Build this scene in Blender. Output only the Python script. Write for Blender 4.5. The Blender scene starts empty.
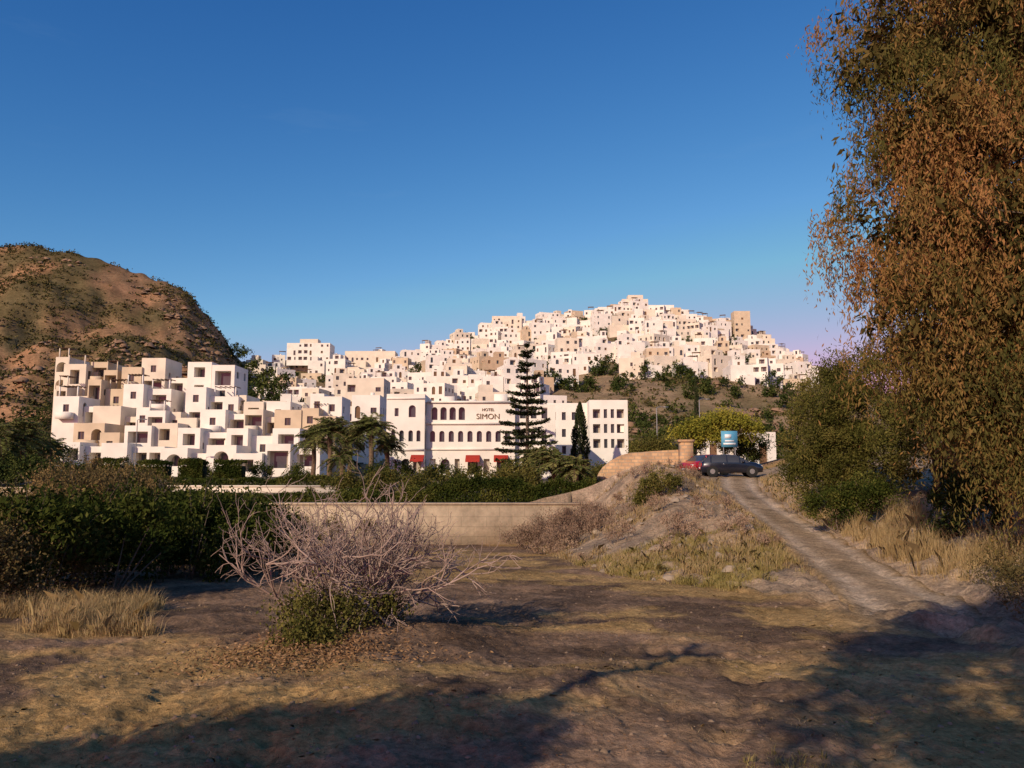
import bpy, math, numpy as np
from mathutils import Vector
rng=np.random.default_rng(7)
F=773.0; PITCH=math.atan(86/F); CZ=1.7
def elev(py): return math.tan(PITCH+math.atan((384-py)/F))
def Zp(py,D): return CZ+D*elev(py)
def Xp(px,D,py=430):
    yc=(384-py)/F
    return (px-512)/F*D/(math.cos(PITCH)-yc*math.sin(PITCH))
# ---------------------------------------------------------------- noise
def vn(x,y,s=0):
    xi=np.floor(x).astype(np.int64); yi=np.floor(y).astype(np.int64)
    fx=x-xi; fy=y-yi; fx=fx*fx*(3-2*fx); fy=fy*fy*(3-2*fy)
    def h(a,b):
        k=(a*374761393+b*668265263+s*1442695041)&0x7fffffff
        k=((k^(k>>13))*1274126177)&0x7fffffff
        k=k^(k>>16)
        return k/0x7fffffff
    return (h(xi,yi)*(1-fx)+h(xi+1,yi)*fx)*(1-fy)+(h(xi,yi+1)*(1-fx)+h(xi+1,yi+1)*fx)*fy
def fbm(x,y,s=0,o=4):
    r=0;a=.5;t=0
    for i in range(o):
        r=r+a*vn(x*2**i+i*17.3,y*2**i-i*9.1,s+i); t+=a; a*=.5
    return r/t-0.5
def sstep(a,b,x):
    t=np.clip((x-a)/(b-a),0,1); return t*t*(3-2*t)
# ---------------------------------------------------------------- terrain height
def road_x(y): return np.interp(y,[-10,8,17,24,32,40.6,48,54,62],[2.5,6.0,8.5,10.0,11.6,13.0,14.0,15.6,17.6])
def road_z(y): return np.interp(y,[-10,8,17,24,30,40.6,48,53,60,110],[-.2,-.65,-1.15,-1.1,-.9,-.35,.55,1.25,1.4,1.3])
FY=[0,14,18,22,26,36,46,50,60,75]; FX=[5,7.0,6.0,4.4,2.9,1.8,.9,.3,3,6]
PXC=[-400,-200,0,20,60,110,160,185,205,225,240,260,300,340,400,450,500,560,600,640,680,720,760,800,830,900,1000,1300]
CR=[326,280,239,238,248,264,281,297,320,343,362,368,362,364,362,348,334,322,318,312,322,330,344,362,370,400,430,440]
BS=[400,400,398,398,398,398,398,400,402,404,406,406,406,406,402,398,394,388,386,385,386,388,392,396,400,430,450,450]
DC=[300,300,300,300,300,300,300,300,300,305,330,350,370,380,380,380,380,380,380,380,380,380,380,380,380,380,380,380]
def height(x,y):
    x=np.asarray(x,float); y=np.asarray(y,float)
    field=-0.2-0.056*np.clip(y,-20,50)
    terr=np.interp(y,[50,60,75,110],[-.45,-.2,.7,.9])
    zr=road_z(y); xr=road_x(y)
    foot=np.interp(y,FY,FX)
    edge=np.maximum(xr-1.5,foot+.5)
    t=np.clip((x-foot)/(edge-foot),0,1)
    s=1-(1-t)**2.0; s=s*sstep(0,.12,t)
    top=zr+2.3*np.exp(-((y-46.5)/6)**2-((x-8.0)/2.8)**2)+1.1*np.exp(-((y-35)/6)**2-((x-7.6)/2.3)**2)
    base=np.where(y<50.35,field,terr)
    h=base*(1-s)+top*s
    bank=np.clip(x-(xr+1.5),0,12)
    h=h+np.where(y<70,1,0)*np.minimum(bank*.28,1.3)*sstep(4,9,y)
    h=h+.42*np.exp(-((x+2.1)/1.7)**2-((y-11.6)/1.5)**2)
    h=h+.25*np.exp(-((x+1.0)/3.5)**2-((y-8.2)/1.6)**2)
    d=np.hypot(x,y)
    nf=np.where((y<50.3),1,.2)
    onroad=np.exp(-((x-xr)/1.6)**2)*sstep(14,20,y)
    mound=s*(1-onroad)*(y<50.3)
    h=h+nf*(fbm(x*.35,y*.35,3)*.22+fbm(x*1.6,y*1.6,5,4)*(.10+mound*.65))*(1-.6*onroad)
    h=h+(fbm(x*6,y*6,8,4)*.08+np.maximum(fbm(x*11,y*11,12,2),0)*.05)*(d<45)*(1-.5*onroad)
    for k in (0,1.5):
        q=(x-1.0-k*.8)-(y-6)*.42-.5*np.sin(y*.22)
        h=h-.06*np.exp(-(q/.16)**2)*(y<26)*(y>2)*(.6+.4*np.sin(y*22))
        q2=(x+3.0+k*.9)-(y-9)*-.05-.9*np.sin(y*.12+1)
        h=h-.06*np.exp(-(q2/.17)**2)*(y<40)*(y>3)*(x<1.8)*(.6+.4*np.sin(y*19))
        q3=(y-9.2-k*1.0)+(x-3)*.35
        h=h-.07*np.exp(-(q3/.17)**2)*(x>1.5)*(x<9)*(.6+.4*np.sin(x*20))
    ys=np.maximum(y,1); u=np.clip(x/ys,-1.15,1.1)
    px=512+766*u
    cr=np.interp(px,PXC,CR); bs=np.interp(px,PXC,BS); dc=np.interp(px,PXC,DC)
    sf=np.clip((y-110)/(dc-110),0,1)
    left=sstep(250,200,px)
    py=np.where(sf<.2,476+(440-476)*sf/.2,np.where(sf<.4,440+(bs-440)*(sf-.2)/.2,bs+(cr-bs)*((sf-.4)/.6)))
    el=np.tan(PITCH+np.arctan((384-py)/F))
    zf=CZ+np.minimum(y,dc)*el
    fall=np.maximum(y-dc,0)
    zf=zf*np.exp(-fall/500)-fall*.02
    amp=sstep(120,200,y)
    edgef=1-.8*sstep(.75,.95,sf)
    rid=1-np.abs(fbm(x*.022,y*.014,121,4))*4
    zf=zf+amp*((fbm(x*.03,y*.03,21,5)*6)*(1+left*.3)+left*edgef*(rid*5-3)+fbm(x*.10,y*.10,25,5)*(1.6+left*9*edgef))
    led=zf/5.5+fbm(x*.02,y*.02,141,3)*2; fr=led-np.floor(led)
    zf=zf+left*amp*edgef*1.2*(sstep(.55,.95,fr)-fr)*sstep(-.05,.12,fbm(x*.02,y*.03,151,3)+.03)*(1-sstep(.7,.9,sf))
    far=sstep(100,125,y)
    return h*(1-far)+zf*far
def H1(x,y): return float(height(np.array([x]),np.array([y]))[0])
# ---------------------------------------------------------------- materials
def newmat(name):
    m=bpy.data.materials.new(name); m.use_nodes=True
    nt=m.node_tree; b=nt.nodes['Principled BSDF']; return m,nt,b
def simple(name,col,rough=.8,var=.15,scale=3,metal=0,bump=0,bscale=20,coat=0):
    m,nt,b=newmat(name); N=nt.nodes; L=nt.links
    tc=N.new('ShaderNodeTexCoord'); n=N.new('ShaderNodeTexNoise'); n.inputs['Scale'].default_value=scale; n.inputs['Detail'].default_value=6
    L.new(tc.outputs['Object'],n.inputs['Vector'])
    r=N.new('ShaderNodeValToRGB'); r.color_ramp.elements[0].position=.3; r.color_ramp.elements[1].position=.7
    r.color_ramp.elements[0].color=tuple(c*(1-var) for c in col)+(1,); r.color_ramp.elements[1].color=tuple(min(1,c*(1+var*.5)) for c in col)+(1,)
    L.new(n.outputs['Fac'],r.inputs['Fac']); L.new(r.outputs['Color'],b.inputs['Base Color'])
    b.inputs['Roughness'].default_value=rough; b.inputs['Metallic'].default_value=metal
    b.inputs['Coat Weight'].default_value=coat
    if rough>.6: b.inputs['Specular IOR Level'].default_value=.2
    if bump:
        n2=N.new('ShaderNodeTexNoise'); n2.inputs['Scale'].default_value=bscale; n2.inputs['Detail'].default_value=5
        L.new(tc.outputs['Object'],n2.inputs['Vector'])
        bp=N.new('ShaderNodeBump'); bp.inputs['Strength'].default_value=bump; bp.inputs['Distance'].default_value=.05
        L.new(n2.outputs['Fac'],bp.inputs['Height']); L.new(bp.outputs['Normal'],b.inputs['Normal'])
    return m
def leafmat(name,stops,trans=.3):
    m=bpy.data.materials.new(name); m.use_nodes=True; nt=m.node_tree; N=nt.nodes; L=nt.links; N.clear()
    a=N.new('ShaderNodeAttribute'); a.attribute_name='tint'
    r=N.new('ShaderNodeValToRGB'); el=r.color_ramp.elements
    while len(el)<len(stops): el.new(.5)
    for e,(p,c) in zip(el,stops): e.position=p; e.color=tuple(c)+(1,)
    L.new(a.outputs['Fac'],r.inputs['Fac'])
    d=N.new('ShaderNodeBsdfDiffuse'); L.new(r.outputs['Color'],d.inputs['Color'])
    o=N.new('ShaderNodeOutputMaterial')
    if trans>0:
        t=N.new('ShaderNodeBsdfTranslucent'); L.new(r.outputs['Color'],t.inputs['Color'])
        mx=N.new('ShaderNodeMixShader'); mx.inputs[0].default_value=trans; L.new(d.outputs[0],mx.inputs[1]); L.new(t.outputs[0],mx.inputs[2]); L.new(mx.outputs[0],o.inputs['Surface'])
    else: L.new(d.outputs[0],o.inputs['Surface'])
    return m
def groundmat():
    m,nt,b=newmat('ground_soil'); N=nt.nodes; L=nt.links
    a=N.new('ShaderNodeAttribute'); a.attribute_name='col'
    geo=N.new('ShaderNodeNewGeometry')
    def nz(s,d=8,rg=.6):
        n=N.new('ShaderNodeTexNoise'); n.inputs['Scale'].default_value=s; n.inputs['Detail'].default_value=d; n.inputs['Roughness'].default_value=rg
        L.new(geo.outputs['Position'],n.inputs['Vector']); return n
    n1=nz(1.3,8,.7); n2=nz(11,6,.75); n3=nz(.11,8,.7)
    def mr(n,lo,hi):
        q=N.new('ShaderNodeMapRange'); q.inputs['From Min'].default_value=.3; q.inputs['From Max'].default_value=.7
        q.inputs['To Min'].default_value=lo; q.inputs['To Max'].default_value=hi; L.new(n.outputs['Fac'],q.inputs['Value']); return q
    m1=mr(n1,.6,1.4); m2=mr(n2,.5,1.5); m3=mr(n3,.6,1.4)
    x1=N.new('ShaderNodeMath'); x1.operation='MULTIPLY'; L.new(m1.outputs[0],x1.inputs[0]); L.new(m2.outputs[0],x1.inputs[1])
    x2=N.new('ShaderNodeMath'); x2.operation='MULTIPLY'; L.new(x1.outputs[0],x2.inputs[0]); L.new(m3.outputs[0],x2.inputs[1])
    v=N.new('ShaderNodeVectorMath'); v.operation='SCALE'; L.new(a.outputs['Color'],v.inputs[0]); L.new(x2.outputs[0],v.inputs['Scale'])
    L.new(v.outputs[0],b.inputs['Base Color']); b.inputs['Roughness'].default_value=.95; b.inputs['Specular IOR Level'].default_value=.0
    bp=N.new('ShaderNodeBump'); bp.inputs['Strength'].default_value=.8; bp.inputs['Distance'].default_value=.05
    L.new(n2.outputs['Fac'],bp.inputs['Height'])
    bp2=N.new('ShaderNodeBump'); bp2.inputs['Strength'].default_value=.6; bp2.inputs['Distance'].default_value=.2
    L.new(n1.outputs['Fac'],bp2.inputs['Height']); L.new(bp.outputs['Normal'],bp2.inputs['Normal'])
    L.new(bp2.outputs['Normal'],b.inputs['Normal']); return m
def stonemat(name,c1,c2,mort,sx=.5,sy=.22,warp=.02):
    m,nt,b=newmat(name); N=nt.nodes; L=nt.links
    tc=N.new('ShaderNodeTexCoord'); sp=N.new('ShaderNodeSeparateXYZ'); cb=N.new('ShaderNodeCombineXYZ')
    L.new(tc.outputs['Object'],sp.inputs[0]); L.new(sp.outputs[0],cb.inputs[0]); L.new(sp.outputs[2],cb.inputs[1])
    br=N.new('ShaderNodeTexBrick'); L.new(cb.outputs[0],br.inputs['Vector'])
    br.inputs['Color1'].default_value=c1+(1,); br.inputs['Color2'].default_value=c2+(1,); br.inputs['Mortar'].default_value=mort+(1,)
    br.inputs['Scale'].default_value=1; br.inputs['Brick Width'].default_value=sx; br.inputs['Row Height'].default_value=sy; br.inputs['Mortar Size'].default_value=warp
    n=N.new('ShaderNodeTexNoise'); n.inputs['Scale'].default_value=.8; n.inputs['Detail'].default_value=10; n.inputs['Roughness'].default_value=.7; L.new(tc.outputs['Object'],n.inputs['Vector'])
    mp=N.new('ShaderNodeMapRange'); mp.inputs['From Min'].default_value=.3; mp.inputs['From Max'].default_value=.7; mp.inputs['To Min'].default_value=.6; mp.inputs['To Max'].default_value=1.25
    L.new(n.outputs['Fac'],mp.inputs[0])
    v=N.new('ShaderNodeVectorMath'); v.operation='SCALE'; L.new(br.outputs['Color'],v.inputs[0]); L.new(mp.outputs[0],v.inputs['Scale'])
    L.new(v.outputs[0],b.inputs['Base Color']); b.inputs['Roughness'].default_value=.9
    bp=N.new('ShaderNodeBump'); bp.inputs['Strength'].default_value=.6; bp.inputs['Distance'].default_value=.08; L.new(n.outputs['Fac'],bp.inputs['Height']); L.new(bp.outputs['Normal'],b.inputs['Normal'])
    return m
M_white=simple('white_render',(.78,.73,.655),.85,.12,.5)
M_warm=simple('warm_white_render',(.70,.615,.495),.85,.14,.5)
M_cream=simple('cream_render',(.58,.465,.33),.85,.16,.5)
M_beige=simple('beige_stone',(.50,.37,.25),.9,.15,.6)
M_glass=simple('window_glass',(.05,.055,.065),.2,.2,1)
M_shade=simple('shaded_recess_wall',(.38,.33,.27),.85,.1,1)  # wall colour darkened to paint in the shade at the back of recesses
M_wood=simple('wood_shutters',(.16,.09,.05),.7,.2,3)
M_roof=simple('roof_tiles',(.45,.38,.31),.9,.15,1)
M_red=simple('red_awning',(.35,.03,.02),.7,.1,3)
M_bark=simple('bark',(.17,.13,.10),.95,.35,6,bump=.8)
M_twig=simple('bare_twigs',(.35,.255,.21),.9,.3,5)
M_palmbark=simple('palm_bark',(.16,.11,.07),.95,.35,6,bump=.8)
M_ground=groundmat()
M_stone=stonemat('retaining_wall_stone',(.62,.48,.32),(.55,.42,.28),(.43,.33,.22),1.6,.62,.02)
M_orange=stonemat('orange_masonry',(.58,.36,.19),(.44,.26,.14),(.36,.26,.17),.5,.25,.035)
M_metal=simple('galvanised_metal',(.25,.25,.25),.5,.1,3,metal=.6)
M_core=simple('hedge_shade_core',(.02,.03,.01),.95,.3,3)  # near-black infill, colour stands in for the shade inside hedges
G=lambda r,g,b:(r,g,b)
L_euc=leafmat('eucalyptus_leaves',[(0,G(.05,.06,.017)),(.3,G(.14,.125,.038)),(.6,G(.27,.165,.057)),(1,G(.44,.215,.088))],.35)
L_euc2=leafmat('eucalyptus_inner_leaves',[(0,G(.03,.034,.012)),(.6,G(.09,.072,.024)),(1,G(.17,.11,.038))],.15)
L_dark=leafmat('dark_green_leaves',[(0,G(.015,.028,.01)),(.5,G(.04,.055,.015)),(1,G(.095,.105,.03))],0)
L_hedge=leafmat('hedge_leaves',[(0,G(.018,.032,.008)),(.5,G(.052,.066,.014)),(1,G(.15,.145,.037))],.2)
L_pine=leafmat('pine_needles',[(0,G(.014,.022,.011)),(.6,G(.033,.043,.018)),(1,G(.06,.063,.026))],0)
L_tam=leafmat('tamarisk_leaves',[(0,G(.04,.05,.012)),(.5,G(.11,.105,.028)),(1,G(.22,.185,.055))],.25)
L_yel=leafmat('yellow_green_leaves',[(0,G(.10,.12,.02)),(.5,G(.26,.25,.04)),(1,G(.44,.36,.06))],.3)
L_scrub=leafmat('scrub_leaves',[(0,G(.03,.036,.012)),(.5,G(.065,.062,.024)),(1,G(.15,.115,.045))],0)
L_dry=leafmat('dry_shrub',[(0,G(.15,.10,.075)),(.5,G(.27,.185,.13)),(1,G(.40,.29,.2))],0)
L_gold=leafmat('dry_grass',[(0,G(.24,.165,.07)),(.5,G(.43,.31,.155)),(1,G(.60,.47,.26))],.35)
L_grass=leafmat('green_grass',[(0,G(.17,.145,.04)),(.5,G(.36,.29,.10)),(1,G(.52,.41,.19))],.35)
L_brown=leafmat('brown_green_leaves',[(0,G(.05,.048,.02)),(.5,G(.13,.10,.042)),(1,G(.27,.18,.075))],.15)
L_dead=leafmat('dead_leaves',[(0,G(.12,.068,.035)),(.5,G(.23,.135,.07)),(1,G(.33,.205,.11))],0)
L_palm=leafmat('palm_fronds',[(0,G(.04,.052,.015)),(.5,G(.10,.115,.035)),(1,G(.23,.205,.08))],0)
# ---------------------------------------------------------------- mesh builder
class MB:
    def __init__(s): s.v=[];s.l=[];s.t=[];s.m=[];s.a=[];s.n=0
    def add(s,V,Fc,m=0,t=.5):
        V=np.asarray(V,float).reshape(-1,3); Fc=np.asarray(Fc,int)
        if Fc.ndim==1: Fc=Fc[None]
        s.v.append(V); s.l.append((Fc+s.n).ravel()); s.t.append(np.full(len(Fc),Fc.shape[1]))
        s.m.append(np.broadcast_to(np.asarray(m),(len(Fc),)))
        s.a.append(np.broadcast_to(np.asarray(t,float),(len(V),))); s.n+=len(V)
    def quad(s,a,b,c,d,m=0): s.add([a,b,c,d],[0,1,2,3],m)
    def box(s,c,r,b,w,d,z0,z1,m=0):
        c=np.array([c[0],c[1]]);r=np.array(r);b=np.array(b)
        P=[c-r*w/2,c+r*w/2,c+r*w/2+b*d,c-r*w/2+b*d]
        V=[[p[0],p[1],z0] for p in P]+[[p[0],p[1],z1] for p in P]
        s.add(V,[[0,1,5,4],[1,2,6,5],[2,3,7,6],[3,0,4,7],[4,5,6,7],[3,2,1,0]],m)
    def obj(s,name,mats,smooth=False,parent=None):
        V=np.concatenate(s.v); L=np.concatenate(s.l); T=np.concatenate(s.t); Mi=np.concatenate(s.m); A=np.concatenate(s.a)
        me=bpy.data.meshes.new(name); me.vertices.add(len(V)); me.vertices.foreach_set('co',V.astype(np.float32).ravel())
        me.loops.add(len(L)); me.loops.foreach_set('vertex_index',L.astype(np.int32))
        me.polygons.add(len(T)); st=np.concatenate([[0],np.cumsum(T)[:-1]])
        me.polygons.foreach_set('loop_start',st.astype(np.int32)); me.polygons.foreach_set('loop_total',T.astype(np.int32))
        for m in mats: me.materials.append(m)
        me.polygons.foreach_set('material_index',Mi.astype(np.int32))
        me.update(calc_edges=True)
        if smooth: me.polygons.foreach_set('use_smooth',np.ones(len(T),bool))
        at=me.attributes.new('tint','FLOAT','POINT'); at.data.foreach_set('value',A.astype(np.float32))
        o=bpy.data.objects.new(name,me); bpy.context.collection.objects.link(o)
        if parent: o.parent=parent
        return o
def unit(a): return a/np.maximum(np.linalg.norm(a,axis=-1,keepdims=True),1e-9)
def leaves(mb,C,A,l,w,m,t):
    n=len(C); A=unit(A); B=unit(np.cross(A,rng.normal(size=(n,3))))
    l=np.broadcast_to(l,(n,))[:,None]; w=np.broadcast_to(w,(n,))[:,None]
    V=np.stack([C-A*l/2,C+B*w/2,C+A*l/2,C-B*w/2],1).reshape(-1,3)
    mb.add(V,np.arange(4*n).reshape(-1,4),m,np.repeat(np.clip(t,0,1),4))
def tube(mb,P,R,m=0,sides=6,t=.5):
    P=np.asarray(P,float); n=len(P); R=np.broadcast_to(R,(n,))
    T=unit(np.gradient(P,axis=0)); ref=np.array([.3,.9,.1]) if abs(T[0][1])<.8 else np.array([1,0,.1])
    A=unit(np.cross(T,ref)); B=np.cross(T,A)
    an=np.arange(sides)*2*math.pi/sides
    V=(P[:,None]+R[:,None,None]*(A[:,None]*np.cos(an)[None,:,None]+B[:,None]*np.sin(an)[None,:,None])).reshape(-1,3)
    i=np.arange(n-1)[:,None]*sides; j=np.arange(sides)[None]; k=(j+1)%sides
    Fc=np.stack([i+j,i+k,i+sides+k,i+sides+j],-1).reshape(-1,4)
    mb.add(V,Fc,m,t)
def clumpleaves(mb,lobes,n,l,w,m,K=60,sig=.2,up=.2,shell=.55,tb=0.,zmin=-.35,flat=1):
    lobes=np.array(lobes,float); ar=(lobes[:,3]*lobes[:,5]+lobes[:,3]*lobes[:,4]); pr=ar/ar.sum()
    k=rng.choice(len(lobes),K,p=pr); d=unit(rng.normal(size=(K,3))); d[:,2]=np.where(d[:,2]<zmin,-d[:,2],d[:,2])
    rad=shell+(1.06-shell)*rng.random(K)**.6+(rng.random(K)<.15)*.22
    C=lobes[k,:3]+d*lobes[k,3:6]*rad[:,None]
    ct=rng.random(K); idx=rng.integers(0,K,n)
    off=np.clip(rng.normal(size=(n,3)),-2.3,2.3)*sig*(.5+1.0*rng.random(K))[idx][:,None]; off[:,2]*=flat
    A=rng.normal(size=(n,3))+d[idx]*.7; A[:,2]+=up
    leaves(mb,C[idx]+off,A,l*(.6+.8*rng.random(n)),w*(.6+.8*rng.random(n)),m,ct[idx]*.6+rng.random(n)*.4+tb)
def bush(name,lobes,n,l,w,mat,K=60,sig=.2,spr=0,**kw):
    mb=MB(); lb=np.array(lobes,float)
    for q in lb:
        for a in range(4):
            e=q[:3]+rng.normal(size=3)*q[3:6]*.35; b=np.array([q[0],q[1],q[2]-q[5]*.9])
            tube(mb,[b,(b+e)/2+rng.normal(size=3)*.05,e],[.04,.025,.012],1,4)
        for a in range(spr):
            d=rng.normal(size=3)*[.5,.4,.2]+[0,0,1]; d=d/np.linalg.norm(d); b=q[:3]+d*q[3:6]*.7; e=b+d*rng.uniform(.5,1.0)*q[5]*.75
            tube(mb,[b,(b+e)/2+rng.normal(size=3)*.04,e],[.014,.010,.006],1,3)
            m_=28; f=rng.random(m_)[:,None]; leaves(mb,b+(e-b)*f+rng.normal(size=(m_,3))*.05,rng.normal(size=(m_,3))+[0,0,.6],l,w,0,rng.random(m_))
    clumpleaves(mb,lobes,n,l,w,0,K,sig,**kw); return mb.obj(name,[mat,M_bark])
def grass(mb,X,Y,hh,per,spread,m=0,wid=.012,lean=.5,tb=0):
    c=np.repeat(np.arange(len(X)),per); n=len(c); ct=rng.random(len(X)); ch=.4+.9*rng.random(len(X))**1.3
    rr=np.abs(rng.normal(size=n)); aa=rng.random(n)*6.283
    X=X[c]+np.cos(aa)*rr*spread; Y=Y[c]+np.sin(aa)*rr*spread
    Z=height(X,Y)-.02; a=aa+rng.normal(size=n)*.9; h=hh*ch[c]*(.35+.8*rng.random(n))*np.exp(-(rr/2.2)**2); ln=lean*(.15+.85*rng.random(n)**1.5)*h
    dx=np.cos(a);dy=np.sin(a); w=wid*(.6+.7*rng.random(n)); fa=rng.random(n)*6.283
    b=np.stack([X,Y,Z],1); p=np.stack([np.cos(fa),np.sin(fa),0*dx],1)*w[:,None]
    mid=b+np.stack([dx*ln*.3,dy*ln*.3,h*.6],1); tip=b+np.stack([dx*ln,dy*ln,h*(1-.3*ln/np.maximum(h,.01))],1)
    V=np.stack([b-p,b+p,mid+p*.6,tip,mid-p*.6],1).reshape(-1,3)
    mb.add(V,np.arange(5*n).reshape(-1,5),m,np.repeat(np.clip(ct[c]*.5+rng.random(n)*.5+tb,0,1),5))
# ---------------------------------------------------------------- ground sheet
def build_ground():
    a1=np.arange(-43,43.01,.19); a2=np.arange(46,317-.1,3.0)
    ang=np.radians(np.concatenate([a1,a2])); na=len(ang)
    rr=[.6]
    while rr[-1]<3500: rr.append(rr[-1]*(1.009 if rr[-1]<30 else (1.012 if rr[-1]<420 else 1.04))+.003)
    rr=np.array(rr); nr=len(rr)
    Rr,Aa=np.meshgrid(rr,ang,indexing='ij'); X=Rr*np.sin(Aa); Y=Rr*np.cos(Aa)
    Z=height(X,Y)
    rdist=np.abs(X-road_x(Y)); Z=Z-.07*(rdist<1.3)*(Y>15.5)*(Y<60)
    V=np.stack([X,Y,Z],-1).reshape(-1,3)
    V=np.concatenate([V,[[0,0,H1(0,0)]]])
    i=np.arange(nr-1)[:,None]*na; j=np.arange(na)[None]; k=(j+1)%na
    Fc=np.stack([i+j,i+na+j,i+na+k,i+k],-1).reshape(-1,4)[:, ::-1]
    mb=MB(); mb.add(V,Fc,0)
    mb.l.append(np.stack([np.full(na,nr*na),np.arange(na),(np.arange(na)+1)%na],1)[:,::-1].ravel()); mb.t.append(np.full(na,3)); mb.m.append(np.zeros(na,int))
    o=mb.obj('ground',[M_ground],smooth=True)
    x,y=V[:,0],V[:,1]
    def C(*c): return np.array(c)[None]
    def mix(a,b,f): return a*(1-f[:,None])+b*f[:,None]
    col=np.repeat(C(.275,.175,.108),len(x),0)
    p=fbm(x*.22,y*.35,41,5)
    col=mix(col,C(.42,.265,.11),sstep(-.03,.12,p))
    col=mix(col,C(.165,.108,.072),sstep(.03,.16,fbm(x*.5,y*.5,47,4)))
    foot=np.interp(y,FY,FX)
    md=sstep(0,1.2,x-foot)*(y<62)
    col=mix(col,np.where((fbm(x*.8,y*.8,55,4)>0)[:,None],C(.40,.29,.19),C(.29,.215,.15)),md)
    rd=np.exp(-((x-road_x(y))/1.7)**4)*(y>6)*(y<64)
    col=mix(col,C(.36,.255,.165),rd*sstep(9,18,y))
    col=mix(col,C(.22,.18,.12),sstep(50,52,y)*(x<4))
    far=sstep(100,125,y); u=x/np.maximum(y,1); px=512+766*u
    lh=sstep(250,215,px)
    base=mix(np.repeat(C(.27,.19,.115),len(x),0),C(.17,.13,.07),sstep(-.1,.1,fbm(x*.06,y*.06,61,4)))
    hill=mix(np.repeat(C(.23,.14,.076),len(x),0),C(.11,.086,.042),sstep(-.12,.08,fbm(x*.06,y*.06,63,5)))
    hz=V[:,2]
    hill=mix(hill,C(.37,.205,.11),sstep(.07,.2,fbm(x*.05,y*.05,67,5)+.08*sstep(55,25,hz))*.8)
    base=mix(base,hill,lh); col=mix(col,base,far)
    ca=o.data.attributes.new('col','FLOAT_COLOR','POINT')
    ca.data.foreach_set('color',np.concatenate([col,np.ones((len(x),1))],1).astype(np.float32).ravel())
    ys=np.arange(15,61,.15); ws=np.linspace(-1.35,1.35,25)
    Yg,Wg=np.meshgrid(ys,ws,indexing='ij'); Xg=road_x(Yg)+Wg*(1+.25*fbm(Yg*.6,Wg*0,91,3))
    Zg=height(Xg,Yg)+.02-.06*np.exp(-((np.abs(Wg)-.72)/.2)**2)
    Zg=Zg-.12*(np.abs(Wg)>1.3)-.15*sstep(17,15,Yg)
    mb=MB(); n=len(ws); i=np.arange(len(ys)-1)[:,None]*n; j=np.arange(n-1)[None]
    mb.add(np.stack([Xg,Yg,Zg],-1).reshape(-1,3),np.stack([i+j,i+j+1,i+n+j+1,i+n+j],-1).reshape(-1,4),0)
    o=mb.obj('dirt_road',[M_ground],smooth=True)
    wv=Wg.ravel(); cc=np.repeat(C(.33,.235,.145),len(wv),0); cc=mix(cc,C(.46,.35,.245),np.exp(-((np.abs(wv)-.72)/.3)**2)); cc=mix(cc,C(.31,.21,.11),sstep(1.0,1.3,np.abs(wv)))
    ca=o.data.attributes.new('col','FLOAT_COLOR','POINT'); ca.data.foreach_set('color',np.concatenate([cc,np.ones((len(wv),1))],1).astype(np.float32).ravel())
build_ground()
# ---------------------------------------------------------------- buildings
UP=np.array([0,0,1.])
def wall(mb,o,r,n,W,Hh,ops,mw=0):
    o=np.array(o,float); r=np.array([r[0],r[1],0.]); n=np.array([n[0],n[1],0.])
    P=lambda x,z,d=0: o+r*x+UP*z-n*d
    xs=sorted(set([0,W]+[q for op in ops for q in (op[0],op[2])])); zs=sorted(set([0,Hh]+[q for op in ops for q in (op[1],op[3])]))
    for i in range(len(xs)-1):
        for j in range(len(zs)-1):
            cx=(xs[i]+xs[i+1])/2; cz=(zs[j]+zs[j+1])/2
            if any(a[0]<cx<a[2] and a[1]<cz<a[3] for a in ops): continue
            mb.quad(P(xs[i],zs[j]),P(xs[i+1],zs[j]),P(xs[i+1],zs[j+1]),P(xs[i],zs[j+1]),mw)
    for op in ops:
        x0,z0,x1,z1,d,m=op[:6]; arch=len(op)>6 and op[6]
        mb.quad(P(x0,z0,d),P(x1,z0,d),P(x1,z1,d),P(x0,z1,d),m)
        if d>.8:
            wd=(x1-x0)*.6; c=(x0+x1)/2; mb.quad(P(c-wd/2,z0,d-.02),P(c+wd/2,z0,d-.02),P(c+wd/2,z1-.2,d-.02),P(c-wd/2,z1-.2,d-.02),1)
        elif x1-x0>.7 and not arch and m==1:
            c=(x0+x1)/2; mb.quad(P(c-.04,z0,d-.04),P(c+.04,z0,d-.04),P(c+.04,z1,d-.04),P(c-.04,z1,d-.04),2)
        mb.quad(P(x0,z0),P(x1,z0),P(x1,z0,d),P(x0,z0,d),mw)
        zt=z1
        if arch:
            rad=(x1-x0)/2; zt=z1-rad; cx=(x0+x1)/2; K=10
            pts=[(cx-rad*math.cos(a),zt+rad*math.sin(a)) for a in np.linspace(0,math.pi,K+1)]
            for i in range(K):
                a,b=pts[i],pts[i+1]; c=(x0,z1) if i<K/2 else (x1,z1)
                mb.add([P(*a),P(*b),P(*c)],[0,2,1],mw)
                mb.quad(P(*a),P(*b),P(*b,d),P(*a,d),mw)
            mb.add([P(cx,z1),P(x0,z1),P(x1,z1)],[0,1,2],mw)
        else: mb.quad(P(x0,z1),P(x0,z1,d),P(x1,z1,d),P(x1,z1),mw)
        mb.quad(P(x0,z0),P(x0,z0,d),P(x0,zt,d),P(x0,zt),mw); mb.quad(P(x1,z0,d),P(x1,z0),P(x1,zt),P(x1,zt,d),mw)
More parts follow.
